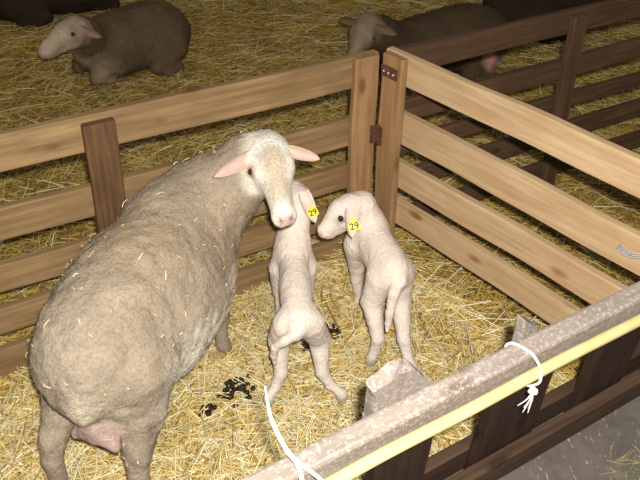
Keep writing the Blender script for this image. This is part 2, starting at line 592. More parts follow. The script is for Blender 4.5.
# loose cord standing up from the barrier
c0 = PN.at(-0.115, 0.742, 0.02)
cord = thing('twine', c0, 'loose white cord rising from the near rail in front of the left lamb', 'twine')
pk = P(290, 455, 0.755)
V, F = tube([P(265, 386, 0.80), P(267.5, 402, 0.815), P(271, 418, 0.82), P(280, 438, 0.805), P(288, 452, 0.775), P(297, 463, 0.752), P(303, 485, 0.75), P(305, 505, 0.70)], [0.0018, 0.0024, 0.003, 0.0034, 0.0042, 0.0042, 0.0034, 0.003], 8, 8)
part('strand', V, F, cord, M_twine)
V, F = tube([P(287, 450, 0.782), P(296, 461, 0.765), P(309, 470, 0.752), P(322, 481, 0.75), P(332, 496, 0.70)], [0.0034, 0.004, 0.0034, 0.003, 0.003], 8, 8)
part('strand', V, F, cord, M_twine)

# bright wire twisted on the pale hurdle
wr = thing('wire', PR.at(-0.9, 0.55, 0.01), 'shiny wire twisted around the pale hurdle rail at the right edge', 'wire')
for k in range(3):
    V, F = tube([PR.at(-0.862 - 0.003 * k, 0.545 + 0.006 * k, 0.004), PR.at(-0.90, 0.548 + 0.008 * k, 0.016 + 0.004 * k), PR.at(-0.95, 0.575 + 0.005 * k, 0.02), PR.at(-0.958, 0.605 + 0.004 * k, 0.010), PR.at(-0.96, 0.612, -0.03)], 0.0019, 6, 6)
    part('strand', V, F, wr, M_wire)

# ------------------------------------------------------------------ straw
PENC = None


def straw_mesh(name, label, cx, cy, n_zoff, lens, wid, pal, pitch, seed, zfun=None, parent=None, mat=M_straw, az=None, cat='straw'):
    r = np.random.default_rng(seed)
    n = len(cx)
    az = r.uniform(0, 2 * np.pi, n) if az is None else az
    pit = r.normal(0, pitch, n)
    L = lens
    z0 = (ground(cx, cy) if zfun is None else zfun(cx, cy)) + n_zoff
    d = np.stack([np.cos(az) * np.cos(pit), np.sin(az) * np.cos(pit), np.sin(pit)], 1)
    side = np.stack([-np.sin(az), np.cos(az), np.zeros(n)], 1)
    up = np.cross(d, side)
    c = np.stack([cx, cy, z0], 1)
    bend = r.normal(0, 0.06, n) * L
    bz = -np.abs(r.normal(0, 0.03, n)) * L
    rings = []
    for t in (-0.5, 0.0, 0.5):
        m = c + d * (t * L)[:, None] + side * (bend * (0.25 - t * t) * 4)[:, None] + np.array([0, 0, 1.0]) * (bz * (4 * t * t))[:, None]
        rings.append(m)
    V = np.zeros((n, 3, 3, 3))
    rot = r.uniform(0, 6.28, n)
    for i, m in enumerate(rings):
        for j in range(3):
            a = rot + j * 2.0944
            V[:, i, j] = m + (side * np.cos(a)[:, None] + up * (0.55 * np.sin(a))[:, None]) * (wid / 2)[:, None]
    V = V.reshape(-1, 3)
    F = []
    for i in (0, 1):
        for j in range(3):
            k = (j + 1) % 3
            F.append((i * 3 + j, i * 3 + k, (i + 1) * 3 + k, (i + 1) * 3 + j))
    F = (np.arange(n)[:, None, None] * 9 + np.array(F)[None]).reshape(-1, 4)
    pal = np.array(pal)
    cidx = r.integers(0, len(pal), n)
    cc = pal[cidx] * r.uniform(0.75, 1.2, n)[:, None]
    cols = np.repeat(np.clip(cc, 0, 0.95), 9, axis=0)
    return part(name, V, F, parent, mat, cols, kind='stuff')


def in_view(x, y, m):
    zc = y * math.cos(TH) + CAMH * math.sin(TH)
    u = x / zc * FPX
    v = -(y * math.sin(TH) - CAMH * math.cos(TH)) / zc * FPX
    return (np.abs(u) < 320 + m) & (v > -240 - m) & (v < 240 + m)


def side_masks(x, y):
    dn = dist_line(x, y, FOOTN, DN)      # + camera side of barrier
    dl = dist_line(x, y, FOOT, DL)       # + pen side
    dr = dist_line(x, y, FOOT, DR)
    return dn, dl, dr


DR_SIGN = 1.0 if dist_line(-0.3, 1.5, FOOT, DR) > 0 else -1.0


def inpen(x, y):
    dn, dl, dr = side_masks(x, y)
    return (dl > 0.0) & (dn < 0) & (dr * DR_SIGN > 0)


PAL_PEN = [(0.70, 0.49, 0.13), (0.76, 0.57, 0.20), (0.55, 0.35, 0.075), (0.80, 0.65, 0.30), (0.64, 0.44, 0.115), (0.36, 0.215, 0.05), (0.72, 0.52, 0.16)]
PAL_OUT = [(0.68, 0.45, 0.085), (0.76, 0.54, 0.14), (0.50, 0.31, 0.055), (0.80, 0.62, 0.24), (0.58, 0.40, 0.08), (0.36, 0.21, 0.04), (0.66, 0.47, 0.10)]
x = RNG.uniform(-2.2, 2.0, 220000); y = RNG.uniform(0.3, 2.9, 220000)
k = inpen(x, y) & in_view(x, y, 90)
x, y = x[k][:52000], y[k][:52000]
n = len(x)
s_pen = straw_mesh('straw_bedding', '', x, y, RNG.uniform(-0.015, 0.022, n), np.clip(RNG.lognormal(-2.3, 0.5, n), 0.03, 0.36), RNG.uniform(0.0026, 0.0058, n), PAL_PEN, 0.10, 1)
tag(s_pen, 'loose golden straw bedding inside the lambing pen', 'straw')

x = RNG.uniform(-3.4, 3.8, 300000); y = RNG.uniform(0.9, 5.6, 300000)
dn, dl, dr = side_masks(x, y)
k = (~inpen(x, y)) & (dn < -0.01) & in_view(x, y, 70)
x, y = x[k][:95000], y[k][:95000]
n = len(x)
s_out = straw_mesh('straw_bedding', '', x, y, RNG.uniform(-0.015, 0.020, n), np.clip(RNG.lognormal(-2.6, 0.45, n), 0.03, 0.26), RNG.uniform(0.0022, 0.0052, n), PAL_OUT, 0.12, 2)
tag(s_out, 'trampled brownish straw bedding beyond the hurdles', 'straw')

for nm, msk, cnt, pal, sd in ((s_pen, True, 3800, [(0.84, 0.72, 0.40), (0.80, 0.64, 0.28), (0.86, 0.78, 0.52)], 21), (s_out, False, 4200, [(0.86, 0.76, 0.48), (0.80, 0.64, 0.28), (0.70, 0.52, 0.16)], 22)):
    x = RNG.uniform(-3.2, 3.4, 120000); y = RNG.uniform(0.4, 5.4, 120000)
    dn = side_masks(x, y)[0]
    k = (inpen(x, y) == msk) & (dn < -0.06) & in_view(x, y, 60)
    x, y = x[k][:cnt], y[k][:cnt]; n = len(x)
    so = straw_mesh('straw_bedding', '', x, y, RNG.uniform(0.014, 0.032, n), np.clip(RNG.lognormal(-2.1, 0.45, n), 0.04, 0.34), RNG.uniform(0.0034, 0.0064, n), pal, 0.09, sd)
    tag(so, 'pale long stalks strewn over the pen bedding' if msk else 'pale stalks strewn over the trampled straw beyond the hurdles', 'straw')

# a few stems and a wisp of hay on the aisle
HAY = P(640, 472, ALLEY_Z)
x = np.concatenate([RNG.uniform(0.2, 1.1, 26), RNG.normal(HAY[0], 0.035, 70)])
y = np.concatenate([RNG.uniform(0.35, 1.0, 26), RNG.normal(HAY[1], 0.03, 70)])
dn, _, _ = side_masks(x, y); k = dn > 0.06; x, y = x[k], y[k]; n = len(x)
s_al = straw_mesh('loose_hay', '', x, y, RNG.uniform(0.002, 0.012, n), RNG.uniform(0.012, 0.07, n), RNG.uniform(0.0012, 0.0022, n),
                  [(0.30, 0.28, 0.10), (0.45, 0.40, 0.22), (0.20, 0.22, 0.08)], 0.06, 3, zfun=lambda a, b: np.full(len(a), ALLEY_Z))
tag(s_al, 'stray wisps of hay on the dark aisle', 'hay')

# ------------------------------------------------------------------ dung
for (px, py, npel, sp, lab) in ((237, 385, 60, 0.024, 'dark heap of droppings between the ewe and the left lamb'),
                                (206, 402, 22, 0.016, 'scattered dark droppings beside the ewe belly'),
                                (306, 346, 9, 0.010, 'small dark dropping between the left lamb hind legs'),
                                (334, 328, 16, 0.016, 'dark droppings between the two lambs')):
    c = P(px, py, 0.02); c[2] = float(ground(c[0], c[1])) + 0.012
    root = thing('droppings', c, lab, 'droppings', 'dung on the straw')
    rr = np.random.default_rng(int(px))
    Vs, Fs = [], []
    for i in range(npel):
        q0 = c + np.array([rr.normal(0, sp), rr.normal(0, sp * 0.8), 0]); q0[2] = float(ground(q0[0], q0[1])) + rr.uniform(0.014, 0.032)
        d = unit(rr.normal(0, 1, 3)) * 0.005
        V, F = tube([q0 - d * 1.5, q0 - d, q0, q0 + d, q0 + d * 1.5], [0.002, 0.0065, 0.0085, 0.0065, 0.002], 6, 1)
        o_ = len(Vs) * len(V); Vs.append(V); Fs += [tuple(a + o_ for a in f) for f in F]
    part('pellets', np.concatenate(Vs), Fs, root, M_dung, kind='stuff')


# ------------------------------------------------------------------ animals: one skin from blended tapered limbs (implicit surface)
class Body:
    def __init__(s, res):
        s.pr = []; s.res = res

    def cap(s, a, b, ra, rb, k=0.03, neg=False):
        s.pr.append(('c', np.array(a, float), np.array(b, float), ra, rb, k, neg))

    def chain(s, pts, k=0.03):
        for i, ((a, ra), (b, rb)) in enumerate(zip(pts[:-1], pts[1:])):
            s.cap(a, b, ra, rb, k if i == 0 else min(k, 0.35 * min(ra, rb) + 0.002))

    def ell(s, c, r, R=None, k=0.04, neg=False):
        s.pr.append(('e', np.array(c, float), np.array(r, float), np.eye(3) if R is None else np.array(R, float), 0, k, neg))

    def sd(s, pr, p):
        if pr[0] == 'c':
            _, a, b, ra, rb, k, ng = pr
            ab = b - a; L2 = ab @ ab + 1e-12
            t = np.clip(((p - a) @ ab) / L2, 0, 1)
            q = p - a - t[..., None] * ab
            return np.sqrt((q * q).sum(-1)) - (ra + (rb - ra) * t)
        _, c, r, R, _, k, ng = pr
        q = (p - c) @ R
        k0 = np.sqrt(((q / r) ** 2).sum(-1)) + 1e-9; k1 = np.sqrt(((q / (r * r)) ** 2).sum(-1)) + 1e-9
        return k0 * (k0 - 1) / k1

    def bbox(s, pr):
        if pr[0] == 'c':
            lo = np.minimum(pr[1] - pr[3], pr[2] - pr[4]); hi = np.maximum(pr[1] + pr[3], pr[2] + pr[4])
        else:
            e = np.sqrt(((pr[3] * pr[2]) ** 2).sum(1)); lo, hi = pr[1] - e, pr[1] + e
        return lo, hi

    def mesh(s):
        bb = [s.bbox(p) for p in s.pr if not p[6]]
        lo = np.min([b[0] for b in bb], 0) - 0.02; hi = np.max([b[1] for b in bb], 0) + 0.02
        h = s.res; n = np.ceil((hi - lo) / h).astype(int) + 1
        G = np.full(n, 0.2, np.float32)
        ax = [lo[i] + h * np.arange(n[i]) for i in range(3)]
        for pr in s.pr:
            b0, b1 = s.bbox(pr); m = pr[5] + 2.5 * h
            i0 = np.clip(np.floor((b0 - m - lo) / h).astype(int), 0, n - 1); i1 = np.clip(np.ceil((b1 + m - lo) / h).astype(int) + 1, 1, n)
            sl = tuple(slice(i0[i], i1[i]) for i in range(3))
            g = np.stack(np.meshgrid(*[ax[i][sl[i]] for i in range(3)], indexing='ij'), -1)
            d = s.sd(pr, g); A = G[sl]; k = pr[5]
            if pr[6]:
                d = -d; hh = np.maximum(k - np.abs(A - d), 0) / k; G[sl] = np.maximum(A, d) + hh * hh * k * 0.25
            else:
                hh = np.maximum(k - np.abs(A - d), 0) / k; G[sl] = np.minimum(A, d) - hh * hh * k * 0.25
        ins = G < 0
        cn = n - 1
        S = np.zeros((*cn, 3), np.float32); N = np.zeros(cn, np.float32)
        quads = []
        for axx in range(3):
            a = [slice(None)] * 3; b = [slice(None)] * 3; a[axx] = slice(0, -1); b[axx] = slice(1, None)
            A, B = G[tuple(a)], G[tuple(b)]
            cr = (A < 0) != (B < 0)
            I = np.argwhere(cr)
            o1, o2 = (axx + 1) % 3, (axx + 2) % 3
            ok = (I[:, o1] > 0) & (I[:, o2] > 0) & (I[:, o1] < cn[o1]) & (I[:, o2] < cn[o2])
            I = I[ok]
            va, vb = A[tuple(I.T)], B[tuple(I.T)]
            t = va / (va - vb)
            pos = I.astype(np.float32).copy(); pos[:, axx] += t
            cells = []
            for d1, d2 in ((-1, -1), (0, -1), (0, 0), (-1, 0)):
                c = I.copy(); c[:, o1] += d1; c[:, o2] += d2
                np.add.at(S, tuple(c.T), pos); np.add.at(N, tuple(c.T), 1)
                cells.append(np.ravel_multi_index(tuple(c.T), cn))
            Q = np.stack(cells, 1)
            fl_ = va > 0
            Q[fl_] = Q[fl_][:, ::-1]
            quads.append(Q)
        act = np.flatnonzero(N.ravel() > 0)
        idx = np.full(N.size, -1, np.int64); idx[act] = np.arange(len(act))
        V = S.reshape(-1, 3)[act] / N.ravel()[act][:, None] * h + lo
        F = idx[np.concatenate(quads)]
        # two light relaxations
        for _ in range(2):
            acc = np.zeros_like(V); cnt = np.zeros(len(V))
            for i in range(4):
                j = F[:, (i + 1) % 4]; np.add.at(acc, F[:, i], V[j]); np.add.at(cnt, F[:, i], 1)
            V = 0.5 * V + 0.5 * acc / cnt[:, None]
        return V, F


def vnormals(V, F):
    fn = np.cross(V[F[:, 2]] - V[F[:, 0]], V[F[:, 3]] - V[F[:, 1]])
    N = np.zeros_like(V)
    for i in range(4): np.add.at(N, F[:, i], fn)
    return N / (np.linalg.norm(N, axis=1)[:, None] + 1e-12)


def paint(V, base, spots, jitter=0.0, seed=0):
    """natural coat markings: spots = (centre, radius, colour, softness) in metres on the animal"""
    c = np.tile(np.array(base, float), (len(V), 1))
    for s in spots:
        ctr, rad, col, soft = s[:4]
        if len(s) > 4:                                 # capsule a-b
            a, b = np.array(ctr), np.array(s[4]); ab = b - a
            t = np.clip(((V - a) @ ab) / (ab @ ab + 1e-12), 0, 1)
            d = np.linalg.norm(V - a - t[:, None] * ab, axis=1)
        else:
            d = np.linalg.norm(V - np.array(ctr), axis=1)
        d = d + rad * 0.15 * vnoise(V, 40, 5)
        w = np.clip((rad + soft - d) / (2 * soft), 0, 1)[:, None]; w = w * w * (3 - 2 * w)
        c = c * (1 - w) + np.array(col) * w
    if jitter: c = c * (1 + jitter * vnoise(V, 14, seed)[:, None] + 0.6 * jitter * vnoise(V, 45, seed + 1)[:, None])
    return np.clip(c, 0.005, 0.95)


class Head:
    """head frame: o = between the ears (poll), f towards the nose, u dorsal, r the animal's right"""

    def __init__(s, o, f, u, sc):
        s.o = np.array(o, float); s.f = unit(f); u = np.array(u, float); u = u - s.f * (u @ s.f); s.u = unit(u)
        s.r = np.cross(s.f, s.u); s.sc = sc; s.R = np.stack([s.r, s.f, s.u], 1)

    def at(s, x, y, z): return s.o + (s.r * x + s.f * y + s.u * z) * s.sc


def add_head(b, h, lamb=False):
    s = h.sc; A = h.at; R = h.R
    E = lambda c, r, k=0.02, neg=False: b.ell(A(*c), np.array(r) * s, R, k * s, neg)
    K = lambda a, c, ra, rb, k=0.02, neg=False: b.cap(A(*a), A(*c), ra * s, rb * s, k * s, neg)
    if lamb:
        E((0, .035, -.045), (.064, .075, .062)); E((0, .072, -.038), (.056, .060, .050))
        K((0, .085, -.06), (0, .165, -.075), .050, .037); E((0, .180, -.074), (.036, .028, .032))
        K((0, .05, -.115), (0, .160, -.108), .034, .024); K((0, .06, -.01), (0, .17, -.055), .030, .024)
    else:
        E((0, .02, -.045), (.064, .075, .060)); E((0, .07, -.038), (.060, .065, .048))
        K((0, .09, -.05), (0, .205, -.068), .046, .034); E((0, .222, -.070), (.036, .026, .032))
        K((0, .05, -.005), (0, .20, -.040), .026, .020)
        K((.012, .05, -.10), (0, .195, -.10), .028, .020); K((-.012, .05, -.10), (0, .195, -.10), .028, .020)
    for q in (-1, 1):
        E((q * .036, .055, -.08), (.026, .05, .045))
        E((q * .053, .078 if lamb else .064, -.030), (.016, .024, .018), 0.015)
        K((q * .014, .243 if not lamb else .207, -.062), (q * .022, .232 if not lamb else .2, -.054), .005, .004, 0.006, True)
    ym = 0.235 if not lamb else 0.20
    K((-.026, ym - .02, -.093), (.026, ym - .02, -.093), .0035, .0035, 0.006, True)
    K((0, ym + 0.012, -.075), (0, ym + .008, -.092), .003, .003, 0.005, True)


def ear(parent, base, tip_dir, open_dir, L, W, col_out, col_in, name='ear', droop=0.0):
    d = unit(tip_dir); n = np.array(open_dir, float); n = unit(n - d * (n @ d)); s = np.cross(d, n)
    nu, nv = 12, 9
    V, C = [], []
    for layer in (0, 1):
        for i in range(nu):
            t = i / (nu - 1)
            w = W * (0.42 * (1 - t) ** 1.5 + 1.25 * (t + 0.02) ** 0.6 * (1 - t) ** 0.55) * 0.62 + 0.0005
            for j in range(nv):
                v = j / (nv - 1) * 2 - 1
                cup = (0.42 * (1 - t * 0.6)) * W * (abs(v) ** 2) * (0.5 + w / W)
                p = base + d * (L * t) + s * (w * v) + n * (cup - droop * L * t * t)
                if layer: p = p - n * 0.0032
                V.append(p); C.append(col_in if layer == 0 and abs(v) < 0.85 else col_out)
    F = []
    m = nu * nv
    for i in range(nu - 1):
        for j in range(nv - 1):
            a = i * nv + j
            F.append((a, a + 1, a + nv + 1, a + nv)); F.append((m + a, m + a + nv, m + a + nv + 1, m + a + 1))
        for j in (0, nv - 1):
            a = i * nv + j
            F.append((a, a + nv, m + a + nv, m + a))
    for j in range(nv - 1):
        for i in (0, nu - 1):
            a = i * nv + j; F.append((a, a + 1, m + a + 1, m + a))
    return part(name, V, F, parent, M_skin, np.array(C))


def ball(c, r, seg=14, rings=9):
    V, F = [], []
    for i in range(rings + 1):
        th = math.pi * i / rings
        for j in range(seg):
            a = 2 * math.pi * j / seg
            V.append(np.array(c) + r * np.array([math.sin(th) * math.cos(a), math.sin(th) * math.sin(a), math.cos(th)]))
    for i in range(rings):
        for j in range(seg):
            k = (j + 1) % seg
            F.append((i * seg + j, (i + 1) * seg + j, (i + 1) * seg + k, i * seg + k))
    return np.array(V), F


def eyes(parent, h, lamb=False):
    for q in (-1, 1):
        c = h.at(q * (.0655 if not lamb else .0575), .082 if lamb else .070, -.028 if not lamb else -.026); r = (0.0110 if not lamb else 0.0165) * h.sc
        V, F = ball(c, r); e = part('eye', V, F, parent, M_eye)
        out = unit(h.r * q + h.f * 0.35 + h.u * 0.15)
        V, F = ball(c + out * r * 0.45, r * 0.62); part('pupil', V, F, e, M_pupil)


def fleece(parent, V, F, cols, n, length, width, seed, mask=None, name='fleece'):
    r = np.random.default_rng(seed)
    N = vnormals(V, F)
    fc = V[F].mean(1)
    area = np.linalg.norm(np.cross(V[F[:, 2]] - V[F[:, 0]], V[F[:, 3]] - V[F[:, 1]]), axis=1)
    if mask is not None: area = area * mask[F].mean(1)
    pick = r.choice(len(F), n, p=area / area.sum())
    w = r.dirichlet(np.ones(4), n)
    p = (V[F[pick]] * w[..., None]).sum(1); nn = N[F[pick]].mean(1); cc = cols[F[pick]].mean(1)
    curl = np.stack([vnoise(p, 30, 8), vnoise(p, 30, 9), vnoise(p, 30, 10)], 1)
    d = nn * 0.55 + 0.55 * r.normal(0, 1, (n, 3)) * 0.5 + 0.5 * curl + np.array([0, 0, -0.25])
    d /= np.linalg.norm(d, axis=1)[:, None]
    flip = (d * nn).sum(1) < 0.1; d[flip] += nn[flip] * 0.6
    s = np.cross(d, r.normal(0, 1, (n, 3))); s /= np.linalg.norm(s, axis=1)[:, None]
    L = length * r.uniform(0.5, 1.2, n)[:, None]
    t2 = np.cross(d, s)
    W = width
    b = p - nn * 0.002
    vv = np.stack([b + s * W, b - s * W * 0.5 + t2 * W * 0.87, b - s * W * 0.5 - t2 * W * 0.87, b + d * L], 1).reshape(-1, 3)
    f = (np.arange(n)[:, None, None] * 4 + np.array([(0, 1, 3), (1, 2, 3), (2, 0, 3)])[None]).reshape(-1, 3)
    c4 = np.repeat(cc * r.uniform(0.8, 1.25, n)[:, None], 4, axis=0)
    return part(name, vv, f, parent, M_fibre, np.clip(c4, 0, 0.95), kind='stuff')


def hoof(parent, c, fwd, s):
    fwd = unit(fwd); rt = np.array([fwd[1], -fwd[0], 0])
    for q in (-1, 1):
        V, F = [], []
        for (z, l0, l1, w) in ((0.055, -0.5, 0.35, 0.36), (0.028, -0.55, 0.7, 0.46), (0.0, -0.6, 1.05, 0.5)):
            for (a, bb) in ((l0, -w), (l0 * 0.2, -w * 1.1), (l1, -w * 0.25), (l1, w * 0.25), (l0 * 0.2, w * 1.1), (l0, w)):
                V.append(c + fwd * a * s + rt * (q * 0.56 * s + bb * s) + np.array([0, 0, z / 0.022 * s]))
        for i in range(2):
            for j in range(6):
                k = (j + 1) % 6
                F.append((i * 6 + j, i * 6 + k, (i + 1) * 6 + k, (i + 1) * 6 + j))
        F.append((12, 13, 14, 15, 16, 17)); F.append((5, 4, 3, 2, 1, 0))
        part('hoof', V, F, parent, M_hoof, smooth=False)


def ear_tag(parent, c, right, up, size, digits):
    right = unit(right); up = np.array(up, float); up = unit(up - right * (up @ right)); n = np.cross(right, up)
    prof = [(-.50, -.42), (-.40, -.50), (.40, -.50), (.50, -.40), (.48, .12), (.22, .34), (.20, .58), (.08, .70), (-.08, .70), (-.20, .58), (-.22, .34), (-.48, .12)]
    V = []
    for t in (-0.0008, 0.0008):
        for a, b in prof: V.append(c + right * a * size + up * b * size + n * t)
    m = len(prof)
    F = [tuple(range(m - 1, -1, -1)), tuple(range(m, 2 * m))] + [(j, (j + 1) % m, m + (j + 1) % m, m + j) for j in range(m)]
    t = part('ear_tag', V, F, parent, M_tag, smooth=False, frame=(c, np.stack([right, up, n], 1)), label='yellow plastic ear tag')
    V, F = tube([c + up * 0.52 * size - n * 0.006, c + up * 0.52 * size + n * 0.003], 0.13 * size, 10, 2)
    part('button', V, F, t, M_tag)
    cu = bpy.data.curves.new('tag_number', 'FONT'); cu.body = digits; cu.size = size * 0.82; cu.align_x = 'CENTER'; cu.align_y = 'CENTER'; cu.extrude = 0.0003; cu.offset = size * 0.012
    to = bpy.data.objects.new('tmp_text', cu); COL.objects.link(to)
    dg = bpy.context.evaluated_depsgraph_get()
    me = bpy.data.meshes.new_from_object(to.evaluated_get(dg))
    bpy.data.objects.remove(to)
    v = np.array([tuple(a.co) for a in me.vertices]); f = [tuple(p.vertices) for p in me.polygons]
    v = c + np.outer(v[:, 0], right) + np.outer(v[:, 1] - 0.12 * size, up) + np.outer(v[:, 2] + 0.0014, n)
    part('tag_number', v, f, t, M_ink, smooth=False)
    return t


# ---- the standing ewe ------------------------------------------------------------------------------------
def make_ewe():
    O = np.array([-0.552, 1.058, 0.0]); ph = math.radians(20)
    a = np.array([math.sin(ph), math.cos(ph), 0]); r = np.array([math.cos(ph), -math.sin(ph), 0])
    W = lambda f, s, z: O + a * f + r * s + np.array([0, 0, z])
    RB = np.stack([r, a, np.array([0, 0, 1.0])], 1)
    B = Body(0.0062)
    E = lambda c, rad, k=0.06: B.ell(W(*c), (rad[1], rad[0], rad[2]), RB, k)
    E((0.080, .034, .452), (.155, .140, .148)); E((.28, .022, .425), (.28, .190, .195)); E((.23, .02, .52), (.25, .115, .10))
    E((.49, 0, .43), (.185, .150, .185)); E((.50, 0, .53), (.17, .09, .095))
    for q in (-1, 1):
        hb = -.035 if q < 0 else 0.0
        B.chain([(W(.07, .040 + q * .075, .42), .092), (W(.045, .040 + q * .096, .335), .060), (W(-.012 + hb, .045 + q * .102, .250), .031), (W(-.028 + hb, .045 + q * .106, .20), .0245), (W(-.03 + hb, .045 + q * .108, .065), .020), (W(-.026 + hb, .045 + q * .108, .045), .026), (W(-.012 + hb, .045 + q * .108, .02), .023)], 0.035)
        ff = .535 if q > 0 else .50
        B.chain([(W(.47, q * .085, .37), .085), (W(.50, q * .085, .25), .046), (W(ff, q * .078, .165), .029), (W(ff, q * .076, .15), .027), (W(ff, q * .076, .065), .019), (W(ff + .006, q * .076, .045), .023), (W(ff + .015, q * .076, .02), .021)], 0.03)
    pol, nos = P(268, 144, .705), P(286, 208, .640)
    h = Head(pol, nos - pol, (0.02, -0.25, 1), 1.0)
    h.sc = 0.87
    nb = h.at(0, -.01, -.055)
    B.chain([(W(.50, .0, .47), .135), (W(.61, .045, .525), .112), (nb * 0.5 + W(.66, .10, .585) * 0.5, .085), (nb, .060)], 0.05)
    add_head(B, h)
    # udder and docked tail
    B.ell(W(-.020, .072, .345), (.050, .045, .042), RB, 0.02)
    B.cap(W(-.035, .045, .330), W(-.05, .025, .318), .026, .013, 0.015); B.cap(W(-.035, .10, .328), W(-.05, .128, .318), .026, .013, 0.015)
    B.cap(W(-.035, .065, .49), W(-.060, .075, .42), .030, .018, 0.04)
    V, F = B.mesh()
    N = vnormals(V, F)
    wool = np.clip(1 - (np.linalg.norm(V - h.at(0, .09, -.05), axis=1) < .15 * h.sc) * 1.0, 0, 1) * (V[:, 2] > 0.24)
    V = V + N * (wool * (0.004 * vnoise(V, 28, 1) + 0.0025 * vnoise(V, 70, 2)))[:, None]
    tan = (0.355, 0.285, 0.205); pale = (0.62, 0.55, 0.45); white = (0.85, 0.78, 0.67); pink = (0.62, 0.40, 0.34); leg = (0.43, 0.35, 0.265)
    spots = [(W(.18, .24, .31), .14, (0.72, 0.65, 0.54), .06, W(.45, .17, .28)), (W(-.02, .0, .6), .12, (0.36, 0.295, 0.22), .1), (W(.30, .05, .64), .1, (0.37, 0.28, 0.185), .1), (W(.5, .1, .5), .07, (0.39, 0.295, 0.20), .07),
             (W(-.07, .075, .43), .045, (0.55, 0.46, 0.36), .04), (W(-.06, .12, .40), .05, (0.50, 0.43, 0.30), .05), (W(-.07, .045, .39), .018, pink, .018),
             (W(-.035, .075, .325), .060, (0.42, 0.29, 0.25), .016)]
    for q in (-1, 1):
        spots.append((W(-.03, .045 + q * .11, .17), .055, leg, .03, W(-.03, .045 + q * .11, 0)))
        spots.append((W(.52, q * .08, .17), .05, leg, .03, W(.53, q * .08, 0)))
    spots += [(h.at(0, .0, -.05), .088 * h.sc, white, .022, h.at(0, .20, -.06)), (h.at(0, .06, .02), .030 * h.sc, (0.60, 0.49, 0.36), .02, h.at(0, .17, -.02)), (h.at(0, .242, -.068), .030 * h.sc, (0.66, 0.49, 0.43), .014)]
    for q in (-1, 1):
        spots.append((h.at(q * .018, .245, -.058), .008, (0.25, 0.12, 0.10), .005))
        spots.append((h.at(q * .066, .072, -.030), .018, (0.52, 0.38, 0.30), .008))
    C = paint(V, tan, spots, 0.12, 3)
    root = thing('ewe', (O[0] + a[0] * .25, O[1] + a[1] * .25, 0), 'large tan ewe standing in the pen with its head turned towards the camera', 'sheep')
    part('body', V, F, root, M_wool, C)
    fleece(root, V, F, C, 60000, 0.0065, 0.0010, 4, mask=np.clip(wool * (1 - (np.linalg.norm(V - W(-.035, .075, .325), axis=1) < .075)), 0, 1))
    eyes(root, h)
    out, inn = (0.48, 0.39, 0.30), (0.56, 0.40, 0.33)
    for q in (1, -1):
        b0 = h.at(q * .048, .012, -.022)
        px = P(214, 177, .675) if (P(214, 177, .675) - h.o) @ (h.r * q) > 0 else P(320, 159, .660)
        ear(root, b0, px - b0, (0.1, -0.8, 0.35), np.linalg.norm(px - b0), 0.040 if px[0] < -.15 else 0.034, out, inn, droop=0.02)
    for q in (-1, 1):
        hoof(root, W(-.008 + (-.035 if q < 0 else 0), 0.045 + q * .108, -.004), a, 0.019)
        ff = .535 if q > 0 else .50
        hoof(root, W(ff + .018, q * .076, -.004), a, 0.019)
    # straw bits caught in the fleece
    rr = np.random.default_rng(12)
    m = np.flatnonzero((N[:, 2] > 0.15) & (wool > 0.5))
    ids = rr.choice(m, 80)
    Vs, Fs, Cs = [], [], []
    for i in ids:
        n_ = N[i]; t = unit(np.cross(n_, rr.normal(0, 1, 3))); L_ = rr.choice([0.008, 0.014, 0.024, 0.05], p=[.55, .3, .12, .03])
        c = V[i] + n_ * 0.008
        tv, tf = tube([c - t * L_ / 2 - n_ * 0.004, c, c + t * L_ / 2 - n_ * 0.002], rr.uniform(0.0008, 0.0013), 5, 2)
        o_ = sum(len(v) for v in Vs); Vs.append(tv); Fs += [tuple(x_ + o_ for x_ in f) for f in tf]
        Cs.append(np.tile(np.array([0.80, 0.68, 0.40]) * rr.uniform(0.7, 1.1), (len(tv), 1)))
    part('straw_bits', np.concatenate(Vs), Fs, root, M_straw, np.concatenate(Cs), kind='stuff')
    return root


make_ewe()


# ---- lambs --------------------------------------------------------------------------------------------------
LAMB = (0.76, 0.655, 0.565); LPINK = (0.70, 0.52, 0.45); LOUT, LIN = (0.70, 0.59, 0.51), (0.70, 0.54, 0.47)


